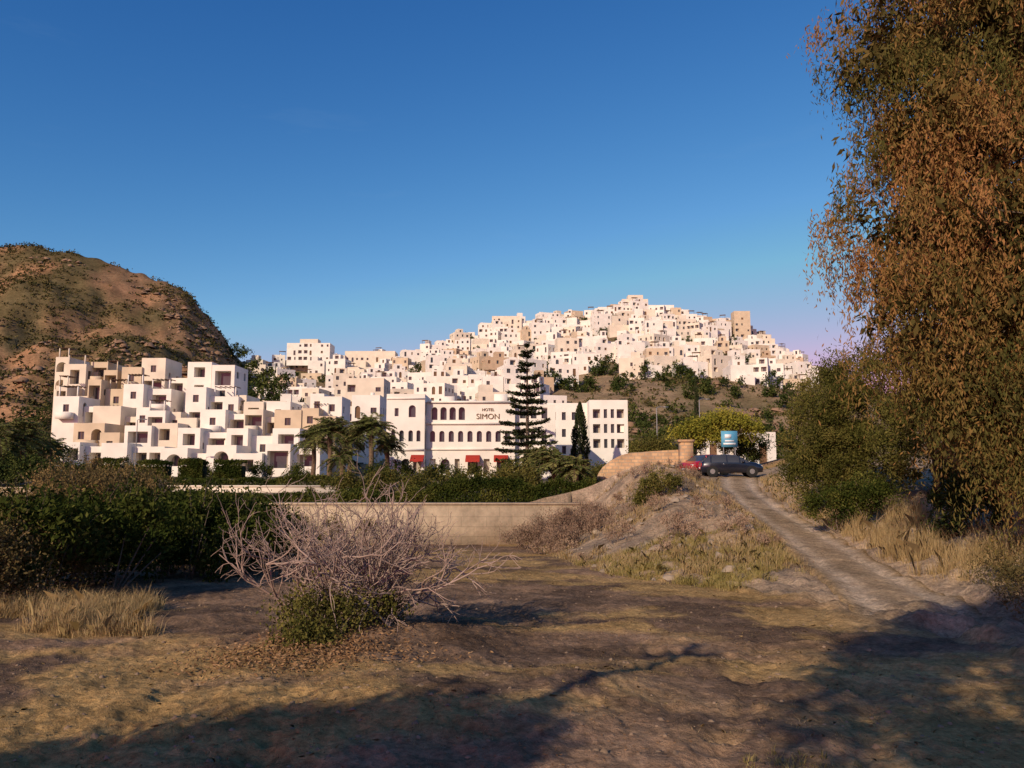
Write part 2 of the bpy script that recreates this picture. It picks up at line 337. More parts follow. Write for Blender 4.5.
def genops(W,Hh,base,style,R):
    ops=[]; sh=2.85; ns=max(1,int((Hh+.3)/sh)); nb=max(1,int(W/2.1)); bw=W/nb
    for s in range(ns):
        zb=base+s*sh
        if zb+2.5>base+Hh: 
            if s>0: break
        for b in range(nb):
            q=R.random(); cx=(b+.5)*bw+R.uniform(-.2,.2)
            if q<.50: 
                w=R.uniform(.28,.55); ops.append((cx-w,zb+.95,cx+w,zb+R.uniform(1.8,2.2),.25,1 if R.random()<.75 else 2))
            elif q<.62: ops.append((cx-.45,zb+.15,cx+.45,zb+2.2,.25,2 if R.random()<.5 else 1,R.random()<.3))
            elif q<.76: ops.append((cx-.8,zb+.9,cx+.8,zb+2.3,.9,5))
    z1=base+Hh-.15
    return [o for o in ops if o[0]>.12 and o[2]<W-.12 and o[3]<z1]
def volume(mb,cx,cy,z0,w,d,h,rot,style,R,sink=0,ops=None,side=True):
    r=np.array([math.cos(rot),math.sin(rot)]); n=np.array([math.sin(rot),-math.cos(rot)]); b=-n
    c=np.array([cx,cy]); HT=h+sink; zb=z0-sink
    o=c-r*w/2
    wall(mb,(o[0],o[1],zb),r,n,w,HT,genops(w,h,sink,style,R) if ops is None else ops)
    o2=c+r*w/2; wall(mb,(o2[0],o2[1],zb),b,r,d,HT,genops(d,h,sink,'plain',R) if side else [])
    o3=c-r*w/2+b*d; wall(mb,(o3[0],o3[1],zb),-b,-r,d,HT,genops(d,h,sink,'plain',R) if side else [])
    o4=c+r*w/2+b*d; wall(mb,(o4[0],o4[1],zb),-r,b,w,HT,[])
    t=.22; zt=z0+h; zr=zt-.45
    def Q(a,bb,z): p=c+r*a+b*bb; return np.array([p[0],p[1],z])
    O=[(-w/2,0),(w/2,0),(w/2,d),(-w/2,d)]; I=[(-w/2+t,t),(w/2-t,t),(w/2-t,d-t),(-w/2+t,d-t)]
    for i in range(4):
        j=(i+1)%4
        mb.quad(Q(*O[i],zt),Q(*O[j],zt),Q(*I[j],zt),Q(*I[i],zt)); mb.quad(Q(*I[i],zt),Q(*I[j],zt),Q(*I[j],zr),Q(*I[i],zr))
    mb.quad(*[Q(*p,zr) for p in I],3)
    return c,r,b
WM={'w':M_white,'m':M_warm,'c':M_cream,'b':M_beige}
def bmats(t): return [WM[t],M_glass,M_wood,M_roof,M_red,M_shade]
def house(name,cx,cy,z0,w,d,h,rot,tone,R,style='plain',sink=2.5,extra=True):
    mb=MB(); c,r,b=volume(mb,cx,cy,z0,w,d,h,rot,style,R,sink)
    if extra:
        q=R.random()
        if q<.45:
            ww=w*R.uniform(.35,.6); dd=d*.5; off=R.uniform(-.5,.5)*(w-ww-.6)
            p=c+r*off+b*(d*.4); volume(mb,p[0],p[1],z0+h-.45,ww,dd,2.6,rot,'plain',R)
        if q>.3 and q<.8:
            ww=w*R.uniform(.4,.75); off=R.uniform(-.5,.5)*(w-ww); hh=h*R.uniform(.4,.62); p=c+r*off-b*1.8
            volume(mb,p[0],p[1],z0-.6,ww,1.78,hh,rot,style,R,sink)
        p=c+r*R.uniform(-.3,.3)*w+b*d*.6; mb.box(p,r,b,.6,.6,z0+h-.5,z0+h+.9,0)
        if R.random()<.12:
            p=c+r*R.uniform(-.3,.3)*w+b*.4
            for sx in (-1,1): mb.box(p+r*sx*1.2,r,b,.12,.12,z0+h-.44,z0+h+1.7,2)
            for k in range(4): mb.box(p+b*k*.6,r,b,2.9,.12,z0+h+1.7,z0+h+1.82,2)
    return mb.obj(name,bmats(tone))
R=np.random.default_rng(11)
D=150.
while D<388:
    px=245+R.uniform(0,10)
    while px<800:
        w=R.uniform(4.0,9.0); pw=w*766/D
        ok=R.random()>.12
        if px<335: ok=ok and R.random()<(.5 if D<330 else .35)
        elif px<560: ok=ok and D>188
        elif px<760: ok=ok and (D>216 and (D>236 or R.random()<.6))
        else: ok=ok and (D>228 and R.random()<.85)
        if px<400 and D<335 and D>300: ok=ok and R.random()<.7
        if px>560 and D<262 and 560<px<640: ok=ok and R.random()<.35
        if ok:
            x=Xp(px+pw/2,D,380); y=D+R.uniform(-4,4); z=H1(x,y+1)
            h=R.choice([3.2,4.6,6.0,6.3,8.8],p=[.2,.2,.3,.2,.1]); d=R.uniform(5,8)
            if D>360: h=min(h,6.0)
            if px<345 and D>345: h=min(h,4.5)
            tone=R.choice(['w','m','c','b'],p=[.62,.29,.07,.02])
            house('white_house',x,y,z,w,d,h,R.normal()*.28+.15*(R.random()<.4),tone,R)
        px+=pw*R.uniform(.9,1.12)
    D+=11.5
def bl(name,p0,p1,pt,pb,D,d,tone,style='plain',rot=0,extra=True,sink=1.5):
    x0=Xp(p0,D,pt);x1=Xp(p1,D,pt); z0=Zp(pb,D); h=Zp(pt,D)-z0
    house(name,(x0+x1)/2,D,z0,x1-x0,d,h,rot,tone,R,style,sink,extra)
bl('watchtower',734,750,311,345,366,5.5,'c',extra=False)
bl('beige_house',690,733,320,345,374,8,'b',extra=False)
bl('hilltop_building',622,648,299,325,384,8,'m',extra=False); bl('hilltop_building',648,674,305,325,382,8,'w',extra=False)
bl('hilltop_building',628,643,295,310,386,5,'m',extra=False)
bl('hilltop_building',598,622,307,325,380,8,'w',extra=False)
bl('white_house',287,330,343,362,330,9,'w',extra=False); bl('white_house',300,318,339,350,334,5,'m',extra=False)
bl('white_house',345,395,351,375,340,9,'m',extra=False)
bl('white_house',492,520,316,340,372,9,'m',extra=False)
def apartments():
    def unit_(a,b_,D,pt,tone):
        mb=MB(); x0,x1=Xp(a,D,pt),Xp(b_,D,pt); z0=Zp(478,D); h=Zp(pt,D)-z0; w=(x1-x0)-.03
        def vol(cx,ww,yy,hh):
            ops=[]; nb=max(1,int(ww/2.1)); bw=ww/nb; zt=hh+1.
            for s in range(2):
                zf=zt-.45-2.75*(s+1)
                if zf<.3: break
                for q in range(nb):
                    r_=R.random(); c0=(q+.5)*bw; w2=min(bw-.35,R.uniform(1.4,2.8))/2
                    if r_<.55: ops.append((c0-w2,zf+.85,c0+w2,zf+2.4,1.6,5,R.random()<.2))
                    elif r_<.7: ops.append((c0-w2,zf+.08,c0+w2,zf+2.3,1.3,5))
                    elif r_<.95: ops.append((c0-.42,zf+1.0,c0+.42,zf+2.05,.22,1))
            ops=[o for o in ops if o[0]>.1 and o[2]<ww-.1]
            volume(mb,cx,yy,z0,ww,6,hh,0,'apt',R,1.,ops=ops,side=True)
            if R.random()<.3:
                for m_ in range(5): mb.box((cx-ww*.35+m_*ww*.17,yy+.3),(1,0),(0,1),.1,2.4,z0+hh+1.45,z0+hh+1.57,2)
                for sx in (-.36,.36): mb.box((cx+sx*ww,yy+.4),(1,0),(0,1),.14,.14,z0+hh-.4,z0+hh+1.45,0)
            if R.random()<.35:
                zb=z0+hh-2.75-.5
                if zb>z0+1: mb.box((cx+R.uniform(-.2,.2),yy-1.0),(1,0),(0,1),ww*.6,.99,zb,zb+.9,0)
        if w>4.2:
            f=R.uniform(.35,.65); vol(x0+w*f/2,w*f-.01,D,h); vol(x0+w*f+w*(1-f)/2,w*(1-f)-.01,D+R.choice([-1.1,1.3]),h-R.uniform(.4,1.5))
        else: vol((x0+x1)/2,w,D,h)
        mb.obj('apartment_building',bmats(tone))
    def row(a,e,D,ptf,wr,tones,jit=4):
        while a<e-8:
            wpx=min(R.uniform(*wr),e-a)
            if e-a-wpx<12: wpx=e-a
            unit_(a,a+wpx,D+R.uniform(-.6,.6),ptf(a+wpx/2)+R.uniform(-jit,jit),R.choice(tones)); a+=wpx
    row(66,318,100.5,lambda p:446,(34,62),['w','w','m'],4)
    row(74,300,105,lambda p:425,(26,52),['w','m','c'],5)
    row(54,338,109.5,lambda p:np.interp(p,[50,120,200,340],[396,408,410,404]),(26,50),['w','m','c','w'],4)
    row(56,168,114.5,lambda p:384,(26,40),['m','c','w','m'],5)
    row(236,344,114,lambda p:398,(26,44),['m','c','w'],5)
    unit_(56,91,119.5,357,'m'); unit_(91,122,120,362,'c'); unit_(122,142,118.6,367,'c'); unit_(142,166,119,358,'m'); unit_(166,188,120,378,'w'); unit_(188,212,118,362,'w'); unit_(212,235,117,365,'w'); unit_(186,236,112,387,'w')
    unit_(310,346,112,414,'m')
apartments()
def hotel():
    D=82.; k=D/777.; mb=MB(); Rr=np.random.default_rng(3)
    zb=Zp(478,D)
    def front(p0,p1,pt,y,d,ops):
        x0=Xp(p0,D);x1=Xp(p1,D); h=Zp(pt,D)-zb
        o=[((a-p0)*k,(478-c)*k,(b-p0)*k,(478-dd)*k,dp,m,ar) for (a,c,b,dd,dp,m,ar) in ops]
        volume(mb,(x0+x1)/2,y,zb,x1-x0,d,h,0,'plain',Rr,1.0,ops=[(q[0],q[1]+1,q[2],q[3]+1,q[4],q[5],q[6]) for q in o])
    ops=[]
    for i in range(4):
        a=431+i*9.2; ops.append((a,420,a+6.4,407,.6,1,True))
    for i in range(9): 
        a=430+i*9.4; ops.append((a,442,a+5.2,431,.35,1,True))
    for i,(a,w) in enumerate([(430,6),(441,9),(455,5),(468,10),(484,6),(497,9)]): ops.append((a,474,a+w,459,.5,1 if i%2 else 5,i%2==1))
    front(426,515,402,D,11,ops)
    ops=[(393,442,397,431,.35,1,True),(401,442,405.5,431,.35,1,True),(410,442,414.5,431,.35,1,True),(418,442,422,431,.35,1,True),(410,418,417,406,.35,1,True),(396,417,400,409,.3,1,False),(393,472,399,460,.4,1,True),(404,472,411,459,.4,1,True),(415,472,423,458,.5,5,True)]
    front(388,425.8,395,D-1.2,12,ops)
    ops=[(520+i*11,442,525+i*11,431,.35,1,True) for i in range(3)]+[(520+i*11,418,526+i*11,407,.35,1,False) for i in range(3)]+[(522,472,530,460,.3,1,False)]
    front(515.2,556,404,D+.8,10,ops)
    r=np.array([1,0]);b=np.array([0,1])
    def strip(p0,p1,pa,pb,y,th,m): mb.box(((Xp(p0,D)+Xp(p1,D))/2,y-th),r,b,Xp(p1,D)-Xp(p0,D),th-.003,Zp(pb,D),Zp(pa,D),m)
    strip(426.5,515,422.5,424.5,D,.18,0); strip(427,515,401,403,D,.22,0); strip(388,425.5,449,451,D-1.2,.15,0); strip(426.5,515,448.5,450,D,.15,0); strip(388,425.5,399,400.2,D-1.2,.12,0)
    for a,bb in ((413,426),(466,480),(494,508)):
        x0,x1=Xp(a,D),Xp(bb,D); y=D-(1.2 if a<426 else 0); zt=Zp(456,D)
        mb.add([[x0,y-.02,zt+.1],[x1,y-.02,zt+.1],[x1,y-1.1,zt-.45],[x0,y-1.1,zt-.45],[x0,y-1.1,zt-.65],[x1,y-1.1,zt-.65]],[[0,1,2,3],[3,2,5,4]],4)
    for a,s in ((445,1.2),(470,.8),(500,1.5),(408,1.),(528,1.3)): mb.box((Xp(a,D),D+5),r,b,s,1,Zp(402,D)-.4,Zp(402,D)+.9*s,0)
    h=mb.obj('hotel_building',bmats('w'))
    for txt,sz,px,py in (('HOTEL',.42,488,411),('SIMON',.82,488,419)):
        cu=bpy.data.curves.new('sign_text','FONT'); cu.body=txt; cu.size=sz; cu.extrude=.03; cu.align_x='CENTER'; cu.materials.append(M_wood)
        o=bpy.data.objects.new('sign_text',cu); bpy.context.collection.objects.link(o); o.location=(Xp(px,D),D-.05,Zp(py,D)); o.rotation_euler=(math.pi/2,0,0); o.parent=h
hotel()
def annex(p0,p1,pt,D,cols,rows):
    k=D/777.; mb=MB(); x0,x1=Xp(p0,D),Xp(p1,D); zb=Zp(462,D); h=Zp(pt,D)-zb
    ops=[((c-p0)*k,(462-r_)*k+1,(c+w-p0)*k,(462-r_+hh)*k+1,.9 if w>6 else .3,5 if w>6 else 1,False) for c,w in cols for r_,hh in rows]
    volume(mb,(x0+x1)/2,D,zb,x1-x0,9,h,0,'plain',R,1.,ops=ops); mb.obj('hotel_annex',bmats('w'))
annex(547,589,403,100,[(552,4),(562,4),(572,4),(581,4)],[(420,8),(437,8),(454,8)])
annex(589.5,628,400,97,[(593,7.5),(604,3.5),(611,3.5),(617,7.5)],[(418,9),(433,9),(448,9)])
bl('white_house',748,776,432,468,76,6,'w','plain',0.1,False); bl('white_house',706,722,438,462,92,5,'w','plain',0,False)
bl('white_house',346,384,378,470,150,8,'m'); bl('white_house',352,380,395,470,130,8,'w')
# ---------------------------------------------------------------- walls
def wallobj(name,x0,x1,y0,y1,z0,z1,mat,cap=True):
    mb=MB(); mb.box(((x0+x1)/2,y0),(1,0),(0,1),x1-x0,y1-y0,z0,z1,0)
    if cap: mb.box(((x0+x1)/2,y0-.06),(1,0),(0,1),x1-x0+.1,y1-y0+.12,z1+.003,z1+.13,0)
    return mb.obj(name,[mat])
wallobj('retaining_wall',-42,6.2,49.5,50.6,-3.8,Zp(505,49.5),M_stone)
wallobj('garden_wall',Xp(150,62),Xp(352,62),62,62.25,-.6,Zp(487,62),M_warm)
wallobj('garden_wall',-42,Xp(60,56),56,56.3,-.6,Zp(489,56),M_stone)
mb=MB()
pp=[597,603,612,622,632,642,652,662,672,682,688]; tops=[475,467,460,455,452.5,452,451,450.5,450,449.5,449]
V=[]
for p,t_ in zip(pp,tops):
    x=Xp(p,58); y=58+.6*math.sin((p-597)/30.); V+=[[x,y,-.6],[x,y,Zp(t_,58)],[x,y+.5,Zp(t_,58)],[x,y+.5,-.6]]
Fc=[]
for i in range(len(pp)-1):
    for j in range(3): Fc.append([i*4+j,i*4+4+j,i*4+5+j,i*4+1+j])
mb.add(V,Fc,0); e=len(V)-4; mb.add(V[e:],[0,1,2,3],0); mb.add(V[:4],[0,1,2,3],0)
x=Xp(686,57.5); mb.box((x,57.3),(1,0),(0,1),.9,.9,0,Zp(442,57.3),0); mb.box((x,57.22),(1,0),(0,1),1.1,1.06,Zp(442,57.3)+.003,Zp(442,57.3)+.18,0)
mb.obj('stone_garden_wall',[M_orange])
# ---------------------------------------------------------------- trees
def limbs(mb,base,top,r0,n,reach,m=1,sub=3,z0f=.3,zdir=.5):
    base=np.array(base,float);top=np.array(top,float); K=9
    P=base+(top-base)*np.linspace(0,1,K)[:,None]+np.cumsum(rng.normal(size=(K,3))*[.1,.1,0],0)*np.linalg.norm(top-base)/12
    tube(mb,P,np.linspace(r0,r0*.12,K),m,9)
    for i in range(n):
        f=z0f+(1-z0f)*(i+.5)/n; j=f*(K-1); p=P[int(j)]+(P[min(int(j)+1,K-1)]-P[int(j)])*(j-int(j))
        a=i*2.4+rng.random(); L=reach*(1.1-f*.6)*(.7+.5*rng.random()); d=np.array([math.cos(a),math.sin(a),zdir])
        q=p+np.stack([d*L*t+np.array([0,0,-.15*L*t*t]) for t in np.linspace(0,1,6)])+np.cumsum(rng.normal(size=(6,3))*.04*L,0)
        q[0]=p; rr=r0*(1-f*.75)*.5; tube(mb,q,np.linspace(rr,rr*.2,6),m,6)
        for s in range(sub):
            k=2+s%4; dd=unit(d+rng.normal(size=3)*.6); e=q[k]+dd*L*.4
            tube(mb,[q[k],(q[k]+e)/2+rng.normal(size=3)*.05,e],[rr*.45,rr*.3,rr*.1],m,4)
def weeping(name,base,hgt,lobes,K,strands,mat,ll=.2,lw=.035,slen=1.4,inner=0,NL=15,cl=.36):
    mb=MB(); limbs(mb,base,(base[0]+.3,base[1]+.5,base[2]+hgt),.38,16,4.0)
    lb=np.array(lobes,float); pr=lb[:,3]*lb[:,5]; pr/=pr.sum()
    k=rng.choice(len(lb),K,p=pr); d=unit(rng.normal(size=(K,3))); C=lb[k,:3]+d*lb[k,3:6]*(.3+.75*rng.random(K)**.6+.12*(rng.random(K)<.12))[:,None]
    ct=np.clip(rng.random(K)*.75+fbm(C[:,0]*.5+C[:,1]*.3,C[:,2]*.4,301,3)*1.8+.12,0,1); S=K*strands; idx=np.repeat(np.arange(K),strands)
    st=C[idx]+np.clip(rng.normal(size=(S,3)),-2,2)*[cl,cl,.25]; ln=slen*(.3+.9*rng.random(S))*(.6+.8*rng.random(K))[idx]; dr=rng.normal(size=(S,3))*[.22,.22,0]
    f=np.linspace(0,1,NL)
    pos=st[:,None]+dr[:,None]*f[None,:,None]*ln[:,None,None]; pos[...,2]-= (f[None]**1.2)*ln[:,None]
    pos=pos.reshape(-1,3)+rng.normal(size=(S*NL,3))*.05
    A=rng.normal(size=(S*NL,3))*.5; A[:,2]-=1
    t=np.repeat(ct[idx]*.64+rng.random(S)*.14,NL)+rng.random(S*NL)*.24
    leaves(mb,pos,A,ll*(.6+.7*rng.random(S*NL)),lw*(.7+.6*rng.random(S*NL)),0,t)
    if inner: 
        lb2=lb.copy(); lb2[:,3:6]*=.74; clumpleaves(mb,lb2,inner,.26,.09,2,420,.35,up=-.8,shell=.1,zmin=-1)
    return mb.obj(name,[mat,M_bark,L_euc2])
bx,by=13.6,20.5
weeping('eucalyptus_tree',(bx,by,H1(bx,by)-.2),15.5,
   [(12.7,20,14,3.7,3.0,2.6),(14.5,20,11,4.4,3.5,3.0),(11.2,19.5,10.6,2.5,2.4,1.4),(10.8,19.5,8.0,2.7,2.5,1.6),(14,19.5,7,4.4,3.4,2.6),(11.0,19.2,5.5,2.6,2.2,1.6),(14.0,18.6,4.2,3.3,2.2,2.2),(11.7,19,3.6,2.2,2,1.6),(12.8,18.6,1.9,1.7,1.5,1.2),(10.3,19.8,12.7,1.4,1.6,1.1),(12.8,20,17,3.0,2.5,2),(15.5,19,9,3,2.6,3),(15.5,18.4,2.4,2.6,1.6,1.8)],860,21,L_euc,.16,.037,1.5,46000,NL=14,cl=.22)
bx,by=20,29
weeping('eucalyptus_tree',(bx,by,H1(bx,by)-.2),12,[(20,28,8,3.6,3,4),(18.2,28,4.5,2.6,2.4,2.8),(21,28,3.5,3.4,2.4,3),(19.5,28,1.5,3,2,2)],240,12,L_euc,.26,.08,1.3,30000,NL=12)
def broad(name,x,y,hgt,lobes,n,mat,l=.16,w=.08,K=120,sig=.3,r0=.2,reach=2.2):
    mb=MB(); zb=H1(x,y)-.2; limbs(mb,(x,y,zb),(x,y,zb+hgt*.9),r0,9,reach,z0f=.45)
    clumpleaves(mb,lobes,n,l,w,0,K,sig,zmin=-.8); return mb.obj(name,[mat,M_bark])
broad('eucalyptus_tree',-2.6,-5.8,8.6,[(-2.7,-5.4,7.0,2.2,2.2,1.6),(-1.4,-5.4,6.2,1.9,2,1.4),(.2,-6.2,6.0,2.0,1.8,1.4),(-2.6,-5,8.6,1.6,1.5,1.1),(1.4,-5.5,7.2,1.9,1.6,1.4)],60000,L_euc2,l=.2,w=.1,K=260,reach=1.8,r0=.14)
broad('olive_tree',-8.4,-4.0,4.9,[(-8.4,-4.1,4.6,1.6,1.1,.55),(-9.3,-4.2,4.3,.9,.8,.45),(-7.3,-4.1,4.9,1.0,.8,.5)],26000,L_dark,K=110,sig=.2,r0=.1,reach=1.0)
mb=MB(); px_,py_=-6.9,-4.3; zb=H1(px_,py_); tube(mb,[[px_,py_,zb-.2],[px_+.1,py_+.05,zb+4],[px_+.05,py_,zb+7.4]],[.12,.10,.08],0,8); mb.box((px_+.05,py_-.05),(1,0),(0,1),1.0,.1,zb+7.0,zb+7.1,0); mb.obj('wooden_utility_pole',[M_bark])
def simpletree(name,x,y,hgt,lobes,n,mat,l,w,K,sig,up=.2,r0=.15):
    mb=MB(); zb=H1(x,y)-.2; limbs(mb,(x,y,zb),(x,y,zb+hgt*.8),r0,8,hgt*.2,z0f=.25)
    clumpleaves(mb,[(x+a,y+b,zb+c,d,e,f) for a,b,c,d,e,f in lobes],n,l,w,0,K,sig,up=up,zmin=-.9); return mb.obj(name,[mat,M_bark])
simpletree('tamarisk_tree',15.6,37,7.0,[(0,0,4.9,1.7,1.8,2.1),(-.7,-.3,3.4,1.8,1.8,1.9),(.8,0,2.4,2.2,1.8,2.0),(-1.1,-.5,1.6,1.5,1.4,1.4),(1,0,6.2,1.4,1.4,1.3)],80000,L_tam,.15,.045,260,.25,.6)
simpletree('tamarisk_tree',18.6,34,8.5,[(0,0,5.2,2.2,1.8,2.4),(0,-.3,2.6,2.4,1.8,2.2)],46000,L_tam,.16,.06,170,.25,.6)
bush('green_bush',[(12.9,31,.1,1.0,.9,1.0),(13.9,30.5,.3,1.0,.9,1.0)],14000,.1,.05,L_hedge,60,.18,spr=6)
bush('green_bush',[(14.2,24,.3,1.4,1,1.3),(16,23,.5,1.6,1,1.4),(17.5,24,.6,1.6,1,1.5)],30000,.11,.05,L_dark,120,.2)
def norfolk(x,y,top,rad):
    mb=MB(); zb=H1(x,y)-.3; Hh=top-zb; tube(mb,[[x,y,zb],[x+.05,y,zb+Hh*.5],[x,y,top]],[.25,.15,.03],1,8)
    T=18
    for i in range(T):
        f=i/(T-1); z=zb+1.6+(Hh-1.9)*f+rng.normal()*.1; L=rad*(1-f)**.72*(.8+.35*rng.random())+.25; nb=6 if f<.7 else 5; a0=rng.random()*6
        for b in range(nb):
            if rng.random()<.1: continue
            a=a0+b*6.283/nb+rng.normal()*.2; l=L*(.6+.55*rng.random()); t=np.linspace(0,1,7)
            P=np.stack([x+np.cos(a)*l*t,y+np.sin(a)*l*t,z+(-.16+.35*f+rng.normal()*.06)*l*t+.12*l*t**3],1)
            tube(mb,P,np.linspace(.05,.012,7),1,4)
            n=int(80*l+20); tt=rng.random(n)**.75; C=np.stack([np.interp(tt,t,P[:,j]) for j in range(3)],1)
            s=np.array([-math.sin(a),math.cos(a),0]); lat=rng.normal(size=n)*(.14+.14*(1-abs(tt-.5)))*min(1,l)
            C=C+s*lat[:,None]; C[:,2]+=rng.normal(size=n)*.08+.02
            A=np.array([math.cos(a),math.sin(a),.2])+s*np.sign(lat)[:,None]*.8+rng.normal(size=(n,3))*.3
            leaves(mb,C,A,.32,.10,0,rng.random(n))
    mb.obj('norfolk_island_pine',[L_pine,M_bark])
norfolk(Xp(527,75),75,Zp(341,75),3.1)
def cypress(x,y,top,rad,n=5000):
    mb=MB(); zb=H1(x,y)-.2; tube(mb,[[x,y,zb],[x,y,top-.3]],[.12,.03],1,6); Hh=top-zb
    f=rng.random(n); a=rng.random(n)*6.283; r=rad*np.sin(np.pi*np.clip(f*.93+.06,0,1)**.6)**.7*(.7+.4*rng.random(n))*(1+.2*np.sin(a*3+f*20))
    leaves(mb,np.stack([x+np.cos(a)*r,y+np.sin(a)*r,zb+.3+Hh*.97*f],1),np.stack([np.cos(a)*.4,np.sin(a)*.4,1+0*a],1)+rng.normal(size=(n,3))*.2,.35,.1,0,rng.random(n))
    mb.obj('cypress_tree',[L_pine,M_bark])
cypress(Xp(580,88),88,Zp(403,88),.95); cypress(Xp(697,120),120,Zp(376,120),.45,2500); cypress(Xp(238,150),150,Zp(362,150),1.1)
def palm(x,y,zt,fl,nf=34,trunk=.22,mat=L_palm):
    mb=MB(); zb=H1(x,y)-.2; tube(mb,[[x,y,zb],[x+.1,y,(zb+zt)/2],[x,y,zt]],[trunk*1.2,trunk,trunk*1.1],1,9)
    for i in range(nf):
        a=rng.random()*6.283; e=rng.uniform(-.6,1.35); l=fl*rng.uniform(.7,1.15); t=np.linspace(0,1,9)
        h=np.cos(e)*l*t; v=np.sin(e)*l*t-.5*l*t**2.2*(1 if e>-.1 else .6)
        P=np.stack([x+np.cos(a)*h,y+np.sin(a)*h,zt+v],1); tube(mb,P,np.linspace(.03,.008,9),1,4)
        n=56; tt=np.repeat(np.linspace(.12,1,n//2),2); sd=np.tile([-1,1],n//2)
        C=np.stack([np.interp(tt,t,P[:,j]) for j in range(3)],1); s=np.array([-math.sin(a),math.cos(a),0])
        tan=np.array([math.cos(a),math.sin(a),0]); A=s*sd[:,None]+tan*.6+np.array([0,0,-.45])+rng.normal(size=(n,3))*.15
        A=unit(A); ll=fl*.22*np.sin(np.pi*np.clip(tt*.85+.12,0,1))+.05
        leaves(mb,C+A*ll[:,None]/2,A,ll,.08,0,rng.random()*.6+rng.random(n)*.4)
    mb.obj('palm_tree',[mat,M_palmbark])
palm(Xp(330,72),72,Zp(431,72),2.9,60); palm(Xp(314,78),78,Zp(440,78),2.5,44); palm(Xp(371,70),70,Zp(428,70),2.9,64); palm(Xp(350,76),76,Zp(438,76),2.5,48); palm(Xp(387,74),74,Zp(444,74),2.0,44); palm(Xp(342,66),66,Zp(456,66),2.0,40)
palm(Xp(553,58),58,Zp(462,58),2.4,60); palm(Xp(536,60),60,Zp(458,60),2.0,40); palm(Xp(574,56),56,Zp(468,56),1.8,44)
palm(Xp(24,72),72,Zp(434,72),3.0,64); palm(Xp(50,76),76,Zp(448,76),2.5,48); palm(Xp(0,70),70,Zp(438,70),3.0,54)
def hedge(name,p0,p1,y0,y1,pt,zb,mat,n,l=.16,w=.09,bump=.25):
    mb=MB(); x0,x1=Xp(p0,y0),Xp(p1,y0); zt=Zp(pt,y0); N=n
    X=rng.uniform(x0,x1,N); Y=rng.uniform(y0,y1,N); Z=rng.uniform(zb,zt,N)
    s=rng.random(N); top=s<.4; fr=(s>=.4)&(s<.85); Z[top]=zt; Y[fr]=y0
    nz=fbm(X*.6,Z*.8,77,3)*bump*2
    Y=Y+nz+rng.normal(size=N)*.07; Z=np.maximum(zb,Z+fbm(X*.7,Y*.5,71,4)*bump*4*((Z-zb)/(zt-zb))+rng.normal(size=N)*(.07+.1*bump))
    t=np.clip(.5+fbm(X*.7,Z*.9,79,4)*2.4,0,1)*.6+rng.random(N)*.4
    leaves(mb,np.stack([X,Y,Z],1),rng.normal(size=(N,3))+[0,-.4,.3],l,w,0,t)
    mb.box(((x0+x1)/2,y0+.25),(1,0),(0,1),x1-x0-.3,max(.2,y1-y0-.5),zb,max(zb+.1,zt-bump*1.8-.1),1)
    mb.obj(name,[mat,M_core])
hedge('garden_hedge',402,596,51.3,53.5,486,-.5,L_hedge,24000,.17,.09,.5)
hedge('garden_hedge',300,402,51.5,54,494,-.5,L_hedge,14000,.17,.09,.3)
hedge('garden_hedge',150,300,51.2,52.8,495,-.5,L_hedge,14000,.16,.09,.2)
hedge('garden_hedge',165,345,64,65.5,480,-.3,L_hedge,16000,.17,.09,.25)
hedge('garden_hedge',60,150,60,62,480,-.5,L_dark,10000,.17,.09,.5)
for a,b_ in ((138,168),(180,204),(215,243),(96,122)): hedge('clipped_hedge',a,b_,84,86,462+rng.uniform(-2,3),.5,L_hedge,5000,.2,.12,.2)
bush('garden_shrubs',[(Xp(p,56+q),56+q,z,1.0+.3*(p%3),1.,1.0) for p,q,z in ((415,0,.2),(432,4,.8),(450,1,.4),(474,5,.9),(500,2,.5),(520,1,.8),(540,3,1.2),(585,2,.7),(600,4,.8),(392,3,.4),(372,2,.3),(350,1,.2))],26000,.18,.09,L_tam,140,.25,spr=5)
bush('garden_shrubs',[(Xp(p,D_),D_,z,1.6,1.2,1.2) for p,D_,z in ((-30,66,1),(-5,68,1.3),(15,66,1.),(38,68,1.4),(58,66,.9),(78,70,.6),(10,86,2.8),(40,88,3.0),(-20,86,3.2),(60,92,2.6))],26000,.22,.12,L_dark,140,.35)
bush('garden_shrubs',[(Xp(p,D_),D_,z,1.3,1.2,1.) for p,D_,z in ((205,90,1),(262,88,1.3),(300,84,1.),(130,92,1.4),(85,90,1.2),(400,74,1.2),(448,76,1.1),(515,72,1.3),(380,66,1))],18000,.2,.1,L_hedge,120,.3)
bush('green_bush',[(Xp(655,70),70,2.8,1.6,1.2,1.8),(Xp(640,72),72,2.6,1.2,1,1.6),(Xp(668,74),74,2.4,1.3,1,1.3)],12000,.2,.1,L_tam,60,.3)
bush('yellow_flowering_tree',[(Xp(p,64),64,Zp(q,64),1.1,1.,.7) for p,q in ((688,434),(703,428),(720,424),(738,427),(752,435))]+[(Xp(712,64),64,Zp(438,64),1.4,1,.8)],18000,.2,.1,L_yel,80,.28,spr=4)
bush('green_tree',[(Xp(p,68),68,Zp(q,68),1.0,1.,.9) for p,q in ((695,446),(735,446),(755,446),(745,456))],10000,.18,.09,L_dark,50,.28)
mb=MB(); lob=[]
for i in range(400):
    px=R.uniform(235,800); Dd=R.uniform(130,370)
    if 335<px<560 and R.random()<.5: continue
    if Dd>235 and R.random()<.55: continue
    if px<330 and R.random()<.3: continue
    x=Xp(px,Dd,390); s=R.uniform(.9,2.2); z=H1(x,Dd)+s*.8+(Dd>235)*1.2; lob.append((x,Dd,z,s*1.1,s,s*R.uniform(.8,1.4)))
